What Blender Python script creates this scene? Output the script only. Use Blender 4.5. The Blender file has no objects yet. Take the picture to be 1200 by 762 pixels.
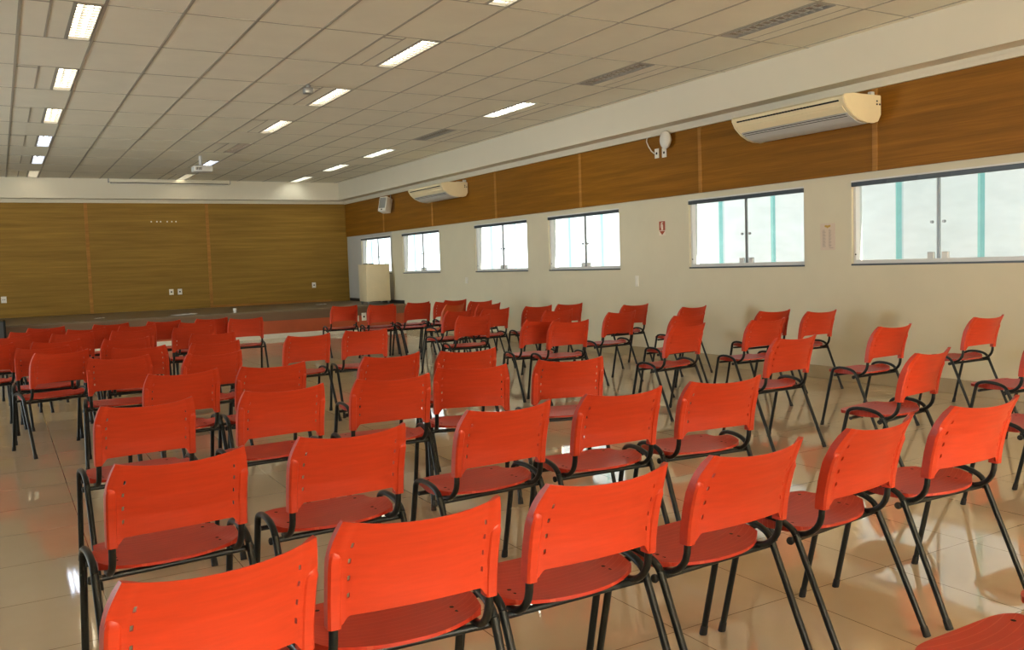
import bpy, bmesh, math
from mathutils import Vector, Matrix

C = bpy.context.scene
COL = C.collection
rad = math.radians

# ------------------------------------------------------------------ helpers
def newbm():
    return bmesh.new()

def finish(bm, name, mat, parent=None, smooth=None, loc=None, rot=None):
    me = bpy.data.meshes.new(name)
    bmesh.ops.recalc_face_normals(bm, faces=bm.faces)
    bm.to_mesh(me)
    bm.free()
    for m in (mat if isinstance(mat, (list, tuple)) else [mat]):
        me.materials.append(m)
    if smooth is not None:
        for p in me.polygons:
            p.use_smooth = True
        me.set_sharp_from_angle(angle=rad(smooth))
    o = bpy.data.objects.new(name, me)
    COL.objects.link(o)
    if parent is not None:
        o.parent = parent
    if loc:
        o.location = loc
    if rot:
        o.rotation_euler = rot
    return o

def box(bm, x0, x1, y0, y1, z0, z1, bev=0.0, mi=0, seg=2):
    tmp = bmesh.new()
    vs = [tmp.verts.new((x, y, z)) for x in (x0, x1) for y in (y0, y1) for z in (z0, z1)]
    for f in ((0, 1, 3, 2), (4, 6, 7, 5), (0, 4, 5, 1), (2, 3, 7, 6), (0, 2, 6, 4), (1, 5, 7, 3)):
        tmp.faces.new([vs[i] for i in f])
    if bev > 0:
        bmesh.ops.bevel(tmp, geom=list(tmp.edges), offset=bev, segments=seg, affect='EDGES', profile=0.5)
    merge(bm, tmp, mi)

def merge(bm, tmp, mi=0, mat=None):
    mp = {}
    for v in tmp.verts:
        mp[v] = bm.verts.new(mat @ v.co if mat else v.co)
    for f in tmp.faces:
        try:
            nf = bm.faces.new([mp[v] for v in f.verts])
            nf.material_index = mi
        except ValueError:
            pass
    tmp.free()

def sweep(bm, pts, rx, ry=None, seg=10, side=None, caps=True, scale=None, mi=0):
    """oval tube along pts; rx is the radius along 'side' (or a free normal), ry across it"""
    ry = ry or rx
    P = [Vector(p) for p in pts]
    n = len(P)
    rings = []
    ref = Vector(side) if side else None
    for i in range(n):
        t = (P[min(i + 1, n - 1)] - P[max(i - 1, 0)]).normalized()
        if side:
            a = (ref - t * ref.dot(t)).normalized()
        else:
            if ref is None:
                ref = Vector((0, 0, 1)) if abs(t.z) < 0.9 else Vector((1, 0, 0))
            a = (ref - t * ref.dot(t)).normalized()
            ref = a
        b = t.cross(a)
        s = scale[i] if scale else 1.0
        rings.append([bm.verts.new(P[i] + a * (rx * s * math.cos(2 * math.pi * k / seg)) + b * (ry * s * math.sin(2 * math.pi * k / seg))) for k in range(seg)])
    for i in range(n - 1):
        for k in range(seg):
            f = bm.faces.new((rings[i][k], rings[i][(k + 1) % seg], rings[i + 1][(k + 1) % seg], rings[i + 1][k]))
            f.material_index = mi
    if caps:
        bm.faces.new(rings[0][::-1]).material_index = mi
        bm.faces.new(rings[-1]).material_index = mi

def prism(bm, poly, axis, a0, a1, mi=0):
    """extrude a polygon along an axis; poly holds the two other coordinates in order"""
    def mk(p, a):
        if axis == 'x': return (a, p[0], p[1])
        if axis == 'y': return (p[0], a, p[1])
        return (p[0], p[1], a)
    A = [bm.verts.new(mk(p, a0)) for p in poly]
    B = [bm.verts.new(mk(p, a1)) for p in poly]
    n = len(poly)
    for i in range(n):
        bm.faces.new((A[i], A[(i + 1) % n], B[(i + 1) % n], B[i])).material_index = mi
    bm.faces.new(A[::-1]).material_index = mi
    bm.faces.new(B).material_index = mi

def lathe(bm, prof, seg=20, mat=None, mi=0):
    """prof: (radius, z)"""
    rings = []
    for r, z in prof:
        rings.append([Vector((r * math.cos(2 * math.pi * k / seg), r * math.sin(2 * math.pi * k / seg), z)) for k in range(seg)])
    if mat:
        rings = [[mat @ v for v in r] for r in rings]
    rv = [[bm.verts.new(v) for v in r] for r in rings]
    for i in range(len(rv) - 1):
        for k in range(seg):
            bm.faces.new((rv[i][k], rv[i][(k + 1) % seg], rv[i + 1][(k + 1) % seg], rv[i + 1][k])).material_index = mi
    bm.faces.new(rv[0][::-1]).material_index = mi
    bm.faces.new(rv[-1]).material_index = mi

def empty(name, loc, rz=0.0, rot=None):
    o = bpy.data.objects.new(name, None)
    o.empty_display_size = 0.1
    COL.objects.link(o)
    o.location = loc
    o.rotation_euler = rot or (0, 0, rz)
    return o

def tag(o, label, cat, group=None):
    o['label'] = label
    o['category'] = cat
    if group:
        o['group'] = group
    return o

def struct(o):
    o['kind'] = 'structure'
    return o

def copy_tree(o, parent=None):
    c = o.copy()
    COL.objects.link(c)
    if parent is not None:
        c.parent = parent
    for ch in list(o.children):
        copy_tree(ch, c)
    return c

# ------------------------------------------------------------------ materials
def material(name):
    m = bpy.data.materials.new(name)
    m.use_nodes = True
    nt = m.node_tree
    return m, nt, nt.nodes['Principled BSDF']

def noise_chain(nt, scale, detail=4.0, stretch=(1, 1, 1), rough=0.6):
    tc = nt.nodes.new('ShaderNodeTexCoord')
    mp = nt.nodes.new('ShaderNodeMapping')
    mp.inputs['Scale'].default_value = stretch
    nz = nt.nodes.new('ShaderNodeTexNoise')
    nz.inputs['Scale'].default_value = scale
    nz.inputs['Detail'].default_value = detail
    nz.inputs['Roughness'].default_value = rough
    nt.links.new(tc.outputs['Object'], mp.inputs['Vector'])
    nt.links.new(mp.outputs['Vector'], nz.inputs['Vector'])
    return nz

def ramp(nt, src, stops):
    r = nt.nodes.new('ShaderNodeValToRGB')
    e = r.color_ramp.elements
    while len(e) < len(stops):
        e.new(0.5)
    for el, (p, c) in zip(e, stops):
        el.position = p
        el.color = (c[0], c[1], c[2], 1)
    nt.links.new(src, r.inputs['Fac'])
    return r

def simple(name, col, rough=0.5, metal=0.0, spec=0.5, var=0.05, scale=8.0, bump=0.0, stretch=(1, 1, 1), bscale=None):
    m, nt, b = material(name)
    nz = noise_chain(nt, scale, 4, stretch)
    lo = [max(0, c * (1 - var)) for c in col]
    hi = [min(1, c * (1 + var)) for c in col]
    r = ramp(nt, nz.outputs['Fac'], [(0.3, lo), (0.7, hi)])
    nt.links.new(r.outputs['Color'], b.inputs['Base Color'])
    b.inputs['Roughness'].default_value = rough
    b.inputs['Metallic'].default_value = metal
    b.inputs['Specular IOR Level'].default_value = spec
    if bump:
        n2 = noise_chain(nt, bscale or scale * 6, 3, stretch)
        bp = nt.nodes.new('ShaderNodeBump')
        bp.inputs['Strength'].default_value = bump
        bp.inputs['Distance'].default_value = 0.002
        nt.links.new(n2.outputs['Fac'], bp.inputs['Height'])
        nt.links.new(bp.outputs['Normal'], b.inputs['Normal'])
    return m

def emitter(name, col, strength):
    m, nt, b = material(name)
    b.inputs['Base Color'].default_value = (0.8, 0.8, 0.8, 1)
    nz = noise_chain(nt, 3.0)
    r = ramp(nt, nz.outputs['Fac'], [(0.0, [c * 0.97 for c in col]), (1.0, col)])
    nt.links.new(r.outputs['Color'], b.inputs['Emission Color'])
    b.inputs['Emission Strength'].default_value = strength
    return m

# moulded orange-red polypropylene, faint cross-wise grain
def plastic(name, col, lines=False):
    m, nt, b = material(name)
    nz = noise_chain(nt, 5.0, 5, (1.2, 8, 14))
    r = ramp(nt, nz.outputs['Fac'], [(0.25, [c * 0.86 for c in col]), (0.75, [min(1, c * 1.06) for c in col])])
    if lines:   # fine scuffed lines that bow with the rear edge
        tc = nt.nodes.new('ShaderNodeTexCoord')
        sx = nt.nodes.new('ShaderNodeSeparateXYZ')
        nt.links.new(tc.outputs['Object'], sx.inputs[0])
        def mth(op, a, b_=None):
            n = nt.nodes.new('ShaderNodeMath'); n.operation = op
            for i, v in enumerate((a, b_)):
                if v is None: continue
                if isinstance(v, (int, float)): n.inputs[i].default_value = v
                else: nt.links.new(v, n.inputs[i])
            return n.outputs[0]
        x2 = mth('MULTIPLY', sx.outputs['X'], sx.outputs['X'])
        q = mth('SUBTRACT', sx.outputs['Y'], mth('MULTIPLY', x2, 0.8))
        fr = mth('FRACT', mth('MULTIPLY', q, 42.0))
        ln = mth('LESS_THAN', fr, 0.10)
        ln2 = mth('MULTIPLY', ln, nz.outputs['Fac'])
        mx = nt.nodes.new('ShaderNodeMix'); mx.data_type = 'RGBA'
        nt.links.new(mth('MULTIPLY', ln2, 0.55), mx.inputs['Factor'])
        nt.links.new(r.outputs['Color'], mx.inputs['A'])
        mx.inputs['B'].default_value = (0.70, 0.16, 0.08, 1)
        nt.links.new(mx.outputs['Result'], b.inputs['Base Color'])
    else:
        nt.links.new(r.outputs['Color'], b.inputs['Base Color'])
    b.inputs['Roughness'].default_value = 0.42
    b.inputs['Specular IOR Level'].default_value = 0.42
    n2 = noise_chain(nt, 60.0, 2, (1, 6, 6))
    bp = nt.nodes.new('ShaderNodeBump')
    bp.inputs['Strength'].default_value = 0.06
    bp.inputs['Distance'].default_value = 0.002
    nt.links.new(n2.outputs['Fac'], bp.inputs['Height'])
    nt.links.new(bp.outputs['Normal'], b.inputs['Normal'])
    return m

M = {}
M['red'] = plastic('red_plastic', (0.54, 0.043, 0.011))
M['orange'] = plastic('orange_plastic', (0.56, 0.095, 0.020))
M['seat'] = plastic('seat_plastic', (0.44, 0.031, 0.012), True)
M['black'] = simple('black_enamel', (0.006, 0.009, 0.010), 0.38, 0.0, 0.38, 0.1)
M['rubber'] = simple('black_rubber', (0.010, 0.010, 0.010), 0.7)
M['paint'] = simple('wall_paint', (0.67, 0.62, 0.46), 0.6, var=0.03, scale=1.5, bump=0.08, bscale=90)
M['cream'] = simple('beam_paint', (0.72, 0.67, 0.54), 0.6, var=0.02, scale=1.2)
M['ceil'] = simple('ceiling_board', (0.81, 0.785, 0.66), 0.85, var=0.03, scale=2.0, bump=0.15, bscale=160)
M['bar_and_shade'] = simple('ceiling_bar_and_shade', (0.36, 0.34, 0.28), 0.5, var=0.03)
M['skirt'] = simple('skirting_tile', (0.42, 0.34, 0.21), 0.25, var=0.06, scale=3)
M['paletile'] = simple('pale_tile', (0.74, 0.70, 0.58), 0.3, var=0.03)
M['greywall'] = simple('grey_wall', (0.50, 0.50, 0.47), 0.6, var=0.03, scale=1.5)
M['darkskirt'] = simple('dark_skirting', (0.02, 0.02, 0.02), 0.5)
M['alu'] = simple('white_aluminium', (0.72, 0.72, 0.70), 0.35, 0.0, 0.5, 0.03)
M['slate'] = simple('slate_rail', (0.045, 0.06, 0.075), 0.4, 0.0, 0.5, 0.06)
M['grey'] = simple('grey_metal', (0.30, 0.31, 0.31), 0.35, 0.6, 0.5, 0.05)
M['outer'] = simple('outer_wall_paint', (0.80, 0.80, 0.79), 0.8, var=0.05, scale=2.5, stretch=(1, 1, 3))
M['white'] = simple('white_plastic', (0.80, 0.77, 0.68), 0.4, var=0.02)
M['acbody'] = simple('aged_white_plastic', (0.83, 0.72, 0.47), 0.38, var=0.03, scale=3)
M['acgrill'] = simple('grey_grille', (0.52, 0.52, 0.50), 0.45, var=0.04, scale=40, stretch=(1, 0.05, 1))
M['dark'] = simple('dark_slot', (0.015, 0.014, 0.012), 0.8, 0.0, 0.2)
M['tray'] = simple('lamp_reflector', (0.80, 0.78, 0.72), 0.22, 0.75, 0.5, 0.03)
M['blade'] = simple('lamp_louver', (0.28, 0.27, 0.24), 0.45, 0.0, 0.5, 0.03)
M['lectern'] = simple('cream_laminate', (0.72, 0.61, 0.39), 0.45, var=0.05, scale=2.5)
M['case'] = simple('dark_grey_board', (0.055, 0.06, 0.065), 0.5, var=0.08)
M['stagetop'] = simple('stage_boards', (0.165, 0.115, 0.065), 0.45, var=0.15, scale=3, stretch=(0.4, 4, 1))
M['stageface'] = simple('stage_brown', (0.155, 0.085, 0.042), 0.5, var=0.12, scale=3, stretch=(0.5, 1, 3))
M['stagered'] = simple('stage_red', (0.42, 0.078, 0.022), 0.45, var=0.10, scale=3)
M['warmwall'] = emitter('tube_strong', (0.97, 0.98, 0.86), 28.0)
M['asphalt'] = simple('dark_asphalt', (0.025, 0.025, 0.026), 0.9, var=0.2, scale=30)
M['absorber'] = simple('dark_absorber', (0.05, 0.032, 0.022), 0.95, var=0.2, scale=40)
M['paper'] = simple('paper', (0.82, 0.80, 0.76), 0.8, var=0.02)
M['notice'] = simple('faded_paper', (0.66, 0.55, 0.44), 0.7, var=0.03)
M['ink'] = simple('grey_ink', (0.40, 0.33, 0.27), 0.8)
M['gold'] = simple('gold_print', (0.50, 0.30, 0.05), 0.6)
M['signred'] = simple('sign_red', (0.36, 0.06, 0.018), 0.45)
M['signwhite'] = simple('sign_white', (0.80, 0.70, 0.58), 0.5)
M['signdark'] = simple('sign_dark', (0.06, 0.045, 0.02), 0.5)
M['warm'] = emitter('tube_warm', (1.0, 0.88, 0.66), 7.0)
M['cool'] = emitter('tube_cool', (0.66, 0.76, 1.0), 13.0)
M['warmfar'] = emitter('tube_bright', (0.94, 0.97, 0.88), 17.0)
M['dim'] = emitter('tube_dim', (1.0, 0.62, 0.38), 1.6)
M['offtube'] = simple('tube_off', (0.70, 0.68, 0.62), 0.3)
M['mesh'] = simple('speaker_mesh', (0.22, 0.22, 0.20), 0.6, var=0.3, scale=120)

def wood(name, axis, base, k=1.0):
    m, nt, b = material(name)
    st = (0.35, 1, 9) if axis == 'x' else (1, 0.35, 9)
    n1 = noise_chain(nt, 1.4, 6, st, 0.62)
    st2 = (0.9, 1, 60) if axis == 'x' else (1, 0.9, 60)
    n2 = noise_chain(nt, 2.0, 4, st2, 0.6)
    mx = nt.nodes.new('ShaderNodeMath'); mx.operation = 'ADD'
    ms = nt.nodes.new('ShaderNodeMath'); ms.operation = 'MULTIPLY'; ms.inputs[1].default_value = 0.55
    nt.links.new(n2.outputs['Fac'], ms.inputs[0])
    nt.links.new(n1.outputs['Fac'], mx.inputs[0])
    nt.links.new(ms.outputs[0], mx.inputs[1])
    r = ramp(nt, mx.outputs[0], [(0.50, [c * 0.72 for c in base]), (0.78, base), (1.0, [c * 1.30 for c in base])])
    nt.links.new(r.outputs['Color'], b.inputs['Base Color'])
    b.inputs['Roughness'].default_value = 0.5
    b.inputs['Specular IOR Level'].default_value = 0.14
    return m
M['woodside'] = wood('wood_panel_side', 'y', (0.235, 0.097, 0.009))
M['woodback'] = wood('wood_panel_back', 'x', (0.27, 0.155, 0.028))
M['batten'] = wood('wood_batten', 'y', (0.36, 0.165, 0.035))

# polished floor tiles with thin joints
def floor_mat():
    m, nt, b = material('polished_tile')
    tc = nt.nodes.new('ShaderNodeTexCoord')
    mp = nt.nodes.new('ShaderNodeMapping')
    mp.inputs['Location'].default_value = (-0.31 / 0.585, -2.42 / 0.585, 0)
    mp.inputs['Scale'].default_value = (1 / 0.585, 1 / 0.585, 1)
    nt.links.new(tc.outputs['Object'], mp.inputs['Vector'])
    br = nt.nodes.new('ShaderNodeTexBrick')
    br.offset = 0.0
    br.inputs['Scale'].default_value = 1.0
    br.inputs['Brick Width'].default_value = 1.0
    br.inputs['Row Height'].default_value = 1.0
    br.inputs['Mortar Size'].default_value = 0.004
    br.inputs['Mortar Smooth'].default_value = 0.2
    br.inputs['Bias'].default_value = 0.0
    br.inputs['Color1'].default_value = (0.60, 0.495, 0.36, 1)
    br.inputs['Color2'].default_value = (0.575, 0.475, 0.345, 1)
    br.inputs['Mortar'].default_value = (0.20, 0.15, 0.095, 1)
    nt.links.new(mp.outputs['Vector'], br.inputs['Vector'])
    nz = noise_chain(nt, 2.2, 5)
    mix = nt.nodes.new('ShaderNodeMix'); mix.data_type = 'RGBA'; mix.blend_type = 'MULTIPLY'
    mix.inputs['Factor'].default_value = 1.0
    r = ramp(nt, nz.outputs['Fac'], [(0.3, (0.93, 0.92, 0.90)), (0.7, (1, 1, 1))])
    nt.links.new(br.outputs['Color'], mix.inputs['A'])
    nt.links.new(r.outputs['Color'], mix.inputs['B'])
    out = [n for n in nt.nodes if n.type == 'OUTPUT_MATERIAL'][0]
    nt.nodes.remove(b)
    df = nt.nodes.new('ShaderNodeBsdfDiffuse')
    nt.links.new(mix.outputs['Result'], df.inputs['Color'])
    gl = nt.nodes.new('ShaderNodeBsdfGlossy')
    gl.inputs['Roughness'].default_value = 0.045
    gl.inputs['Color'].default_value = (1, 0.98, 0.95, 1)
    lw = nt.nodes.new('ShaderNodeLayerWeight')
    pw = nt.nodes.new('ShaderNodeMath'); pw.operation = 'POWER'; pw.inputs[1].default_value = 3.0
    ma = nt.nodes.new('ShaderNodeMath'); ma.operation = 'MULTIPLY_ADD'
    ma.inputs[1].default_value = 0.70; ma.inputs[2].default_value = 0.035
    nt.links.new(lw.outputs['Facing'], pw.inputs[0])
    nt.links.new(pw.outputs[0], ma.inputs[0])
    ms = nt.nodes.new('ShaderNodeMixShader')
    nt.links.new(ma.outputs[0], ms.inputs['Fac'])
    nt.links.new(df.outputs['BSDF'], ms.inputs[1])
    nt.links.new(gl.outputs['BSDF'], ms.inputs[2])
    nt.links.new(ms.outputs['Shader'], out.inputs['Surface'])
    return m
M['floor'] = floor_mat()

# thin clear window glass with a green cast
def glass_mat():
    m = bpy.data.materials.new('window_glass')
    m.use_nodes = True
    nt = m.node_tree
    for n in list(nt.nodes):
        nt.nodes.remove(n)
    out = nt.nodes.new('ShaderNodeOutputMaterial')
    tr = nt.nodes.new('ShaderNodeBsdfTransparent')
    nz = noise_chain(nt, 2.0)
    r = ramp(nt, nz.outputs['Fac'], [(0.3, (0.87, 0.925, 0.935)), (0.7, (0.91, 0.945, 0.955))])
    nt.links.new(r.outputs['Color'], tr.inputs['Color'])
    gl = nt.nodes.new('ShaderNodeBsdfGlossy')
    gl.inputs['Roughness'].default_value = 0.02
    # same reflection curve from either side of the pane: 3 % facing, rising at grazing angles
    lw = nt.nodes.new('ShaderNodeLayerWeight')
    lw.inputs['Blend'].default_value = 0.5
    pw = nt.nodes.new('ShaderNodeMath'); pw.operation = 'POWER'; pw.inputs[1].default_value = 5.0
    nt.links.new(lw.outputs['Facing'], pw.inputs[0])
    fr = nt.nodes.new('ShaderNodeMath'); fr.operation = 'MULTIPLY_ADD'
    fr.inputs[1].default_value = 0.6; fr.inputs[2].default_value = 0.03
    nt.links.new(pw.outputs[0], fr.inputs[0])
    mix = nt.nodes.new('ShaderNodeMixShader')
    nt.links.new(fr.outputs[0], mix.inputs['Fac'])
    nt.links.new(tr.outputs['BSDF'], mix.inputs[1])
    nt.links.new(gl.outputs['BSDF'], mix.inputs[2])
    nt.links.new(mix.outputs['Shader'], out.inputs['Surface'])
    return m
M['glass'] = glass_mat()
M['glassedge'] = simple('glass_edge', (0.30, 0.58, 0.53), 0.2, var=0.05)

# ------------------------------------------------------------------ room measures (metres)
W = 7.694          # right wall
D = 21.42          # back wall
HC = 3.49          # ceiling
ZB = 3.064         # underside of the perimeter beam
WB = 7.421         # face of the right beam
YB = 21.12         # face of the back beam
XL = -8.5          # left wall (outside the picture)
YR = -9.0          # wall behind the photographer
CA, CB, CX0, CY0 = 0.58686, 1.21438, 0.28394, 7.6789   # ceiling grid
PB, PT = 2.165, 2.978   # wood band on the right wall
ST, SY = 0.56, 17.87    # stage height and front

# ------------------------------------------------------------------ floor / stage
bm = newbm()
box(bm, XL - 0.2, W + 0.25, YR - 3.0, D + 0.2, -0.2, 0.0)
struct(finish(bm, 'floor', M['floor']))
bm = newbm(); box(bm, XL, -1.3, YR, D, 0.0, 0.006)  # unseen dark sheet added to cut light bouncing off the left floor
struct(finish(bm, 'floor_absorber', M['absorber']))

bm = newbm()
box(bm, -3.2, W, SY + 0.004, D, 0.0, ST - 0.03, 0, 0)
st = struct(finish(bm, 'floor_stage', M['stageface']))
bm = newbm(); box(bm, -3.2, W, SY - 0.012, D, ST - 0.03, ST, 0.006)
struct(finish(bm, 'stage_top', M['stagetop'], st))
bm = newbm(); box(bm, -3.2, W, SY - 0.008, SY + 0.004, 0.36, ST - 0.03)
struct(finish(bm, 'stage_fascia', M['stageface'], st))
bm = newbm(); box(bm, -3.2, W, SY - 0.012, SY + 0.004, 0.0, 0.095, 0.003, seg=1)
struct(finish(bm, 'stage_skirting', M['paletile'], st))
bm = newbm(); box(bm, -3.2, W, SY - 0.006, SY + 0.004, 0.095, 0.36)
struct(finish(bm, 'stage_riser', M['stagered'], st))

# ------------------------------------------------------------------ walls
WZ0, WZ1 = 1.225, 2.09
WIN = [(18.585, 20.43), (16.052, 17.917), (12.655, 14.521), (10.119, 11.995), (6.785, 8.655), (4.295, 6.162)]

def wall_grid(bm, ys, zs, holes, x0, x1):
    ys = sorted(ys); zs = sorted(zs)
    for i in range(len(ys) - 1):
        for j in range(len(zs) - 1):
            cy, cz = (ys[i] + ys[i + 1]) / 2, (zs[j] + zs[j + 1]) / 2
            if any(a < cy < b and c < cz < d for a, b, c, d in holes):
                continue
            box(bm, x0, x1, ys[i], ys[i + 1], zs[j], zs[j + 1])

def clean(bm):
    bmesh.ops.remove_doubles(bm, verts=bm.verts, dist=1e-5)
    # drop the inner faces shared by neighbouring cells
    seen = {}
    for f in bm.faces:
        k = tuple(sorted(v.index for v in f.verts))
        seen.setdefault(k, []).append(f)
    dead = [f for fs in seen.values() if len(fs) > 1 for f in fs]
    bmesh.ops.delete(bm, geom=dead, context='FACES')

bm = newbm()
ys = [YR, D] + [v for w in WIN for v in w]
wall_grid(bm, ys, [0, WZ0, WZ1, 3.7], [(a, b, WZ0, WZ1) for a, b in WIN], W, W + 0.16)
bm.verts.index_update(); bmesh.ops.remove_doubles(bm, verts=bm.verts, dist=1e-5); bm.verts.index_update(); clean(bm)
struct(finish(bm, 'wall_right', M['paint']))

bm = newbm(); box(bm, XL - 0.15, W + 0.16, D, D + 0.15, 0, 3.7)
struct(finish(bm, 'wall_back', M['paint']))
# wall opposite the windows (outside the picture) with tall open doorways to a bright patio
DOORS = [(9.6, 13.8)]
bm = newbm()
e = [YR] + [v for d_ in DOORS for v in d_] + [D]
for k in range(len(e) - 1):
    box(bm, XL - 0.15, XL, e[k], e[k + 1], 2.5 if k % 2 else 0.0, 3.7)
struct(finish(bm, 'wall_left', M['woodside']))

# wall behind the photographer with a wide glazed doorway to the yard
DX0, DX1, DZ = -0.2, 6.2, 3.1
bm = newbm()
box(bm, XL - 0.15, DX0, YR - 0.15, YR, 0, 3.7)
box(bm, DX1, W + 0.16, YR - 0.15, YR, 0, 3.7)
box(bm, DX0, DX1, YR - 0.15, YR, DZ, 3.7)
struct(finish(bm, 'wall_front', M['paint']))

# beams
bm = newbm(); box(bm, WB, W - 0.001, YR, YB, ZB, HC + 0.1)
struct(finish(bm, 'beam_right', M['cream']))
bm = newbm(); box(bm, XL, W - 0.001, YB, D - 0.001, ZB, HC + 0.1)
struct(finish(bm, 'beam_back', M['cream']))

# crown strips under the beams
bm = newbm()
box(bm, W - 0.045, W, YR, D - 0.045, 3.028, ZB)
box(bm, W - 0.060, W, YR, D - 0.060, PT, 3.024)
struct(finish(bm, 'trim_1', M['cream']))
bm = newbm()
box(bm, XL, W - 0.045, D - 0.045, D, 3.045, ZB)
box(bm, XL, W - 0.060, D - 0.060, D, PT + 0.008, 3.041)
struct(finish(bm, 'trim_2', M['cream']))

# wood band on the right wall and wood facing on the back wall
seams = [18.86, 16.26, 13.63, 11.01, 8.392, 5.85, 3.24, 0.63, -1.98]
bm = newbm()
e = [YR] + sorted(seams) + [D]
for a, b in zip(e[:-1], e[1:]):
    box(bm, W - 0.030, W, a + 0.004, b - 0.004, PB, PT, 0.003, seg=1)
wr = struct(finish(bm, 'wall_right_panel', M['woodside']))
bm = newbm()
for s in seams:
    box(bm, W - 0.038, W - 0.028, s - 0.030, s + 0.030, PB, PT, 0.002, seg=1)
struct(finish(bm, 'trim_3', M['batten']))
bm = newbm()
bs = [-5.91, -3.36, -0.80, 1.75, 4.30]
e = [XL] + bs + [W - 0.005]
for a, b in zip(e[:-1], e[1:]):
    box(bm, a + 0.004, b - 0.004, D - 0.035, D, ST + 0.002, PT + 0.008, 0.003, seg=1)
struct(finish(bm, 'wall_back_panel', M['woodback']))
bm = newbm()
for s in bs:
    box(bm, s - 0.035, s + 0.035, D - 0.045, D - 0.033, ST + 0.002, PT + 0.008, 0.002, seg=1)
box(bm, 4.34, 7.2, D - 0.05, D - 0.034, ST + 0.002, ST + 0.055, 0.002, seg=1)
struct(finish(bm, 'trim_4', M['batten']))

# thin greyer overlay on the stretch of side wall above the stage
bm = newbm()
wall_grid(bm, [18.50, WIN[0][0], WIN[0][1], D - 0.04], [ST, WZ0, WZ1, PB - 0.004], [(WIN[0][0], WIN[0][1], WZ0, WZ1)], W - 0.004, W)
struct(finish(bm, 'wall_stage_side', M['greywall']))

# skirting
bm = newbm(); box(bm, W - 0.014, W, YR, SY - 0.014, 0, 0.14, 0.003, seg=1)
struct(finish(bm, 'baseboard_right', M['skirt']))
bm = newbm(); box(bm, W - 0.014, W, SY + 0.05, D - 0.05, ST, ST + 0.07)
struct(finish(bm, 'baseboard_stage', M['darkskirt']))

# ------------------------------------------------------------------ ceiling with openings for the lamps
def lamp_cell(col, row):
    y0 = CY0 + row * CB
    if col == 'A': x0, x1 = CX0 + 0.655 * CA, CX0 + 0.965 * CA
    elif col == 'B': x0, x1 = CX0 + 5.66 * CA, CX0 + 5.97 * CA
    else: x0, x1 = CX0 + 10.05 * CA, CX0 + 10.40 * CA
    return (x0, x1, y0 + 0.02, y0 + CB - 0.02)

LAMPS = [('A', r) for r in (-2, 0, 2, 4, 6, 8, 10)] + [('B', r) for r in (-2, 0, 2, 4, 6, 8, 10)] + [('C', r) for r in (-2, 0, 2, 4, 6, 8, 10)]
cells = [lamp_cell(*l) for l in LAMPS]
xs = sorted({XL, WB} | {v for c in cells for v in c[:2]})
ys = sorted({YR, YB} | {v for c in cells for v in c[2:]})
bm = newbm()
vg = {}
def V(x, y):
    k = (round(x, 5), round(y, 5))
    if k not in vg:
        vg[k] = bm.verts.new((x, y, HC))
    return vg[k]
for i in range(len(xs) - 1):
    for j in range(len(ys) - 1):
        cx, cy = (xs[i] + xs[i + 1]) / 2, (ys[j] + ys[j + 1]) / 2
        if any(a < cx < b and c < cy < d for a, b, c, d in cells):
            continue
        bm.faces.new((V(xs[i], ys[j]), V(xs[i], ys[j + 1]), V(xs[i + 1], ys[j + 1]), V(xs[i + 1], ys[j])))
cl = finish(bm, 'ceiling', M['ceil'])
struct(cl)
cl.modifiers.new('thick', 'SOLIDIFY').thickness = 0.012
cl.modifiers['thick'].offset = 1.0 if cl.data.polygons[0].normal.z > 0 else -1.0
bm = newbm(); box(bm, XL - 0.1, W + 0.1, YR - 0.1, D + 0.1, 3.70, 3.8)
struct(finish(bm, 'roof_slab', M['ceil']))

# visible bars of the suspended ceiling, plus dark strips for shade beside lamps
bm = newbm()
k = -15
while CX0 + k * CA < WB:
    x = CX0 + k * CA
    if x > XL:
        box(bm, x - 0.0125, x + 0.0125, YR, YB, HC - 0.004, HC + 0.001)
    k += 1
k = -10
while CY0 + k * CB < YB:
    y = CY0 + k * CB
    if y > YR:
        box(bm, XL, WB, y - 0.006, y + 0.006, HC - 0.0035, HC + 0.001)
    k += 1
for (c, r) in LAMPS:
    x0, x1, y0, y1 = lamp_cell(c, r)
    base = CX0 + {'A': 0, 'B': 5, 'C': 10}[c] * CA
    if c == 'C':
        fx = base + 0.70 * CA
        box(bm, fx - 0.006, fx + 0.006, y0 - 0.02, y1 + 0.02, HC - 0.003, HC + 0.001)
        box(bm, x1, x1 + 0.012, y0, y1, HC - 0.003, HC + 0.001)
    else:
        fx = base + 0.355 * CA
        box(bm, fx - 0.009, fx + 0.009, y0 - 0.02, y1 + 0.02, HC - 0.003, HC + 0.001)
        box(bm, base, fx, y0 + 0.05, y0 + 0.075, HC - 0.003, HC + 0.001)
        box(bm, x0 - 0.025, x0, y0, y1, HC - 0.003, HC + 0.001)  # dark strip standing for the shade beside the lamp, not a bar
struct(finish(bm, 'trim_5', M['bar_and_shade']))

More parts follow.
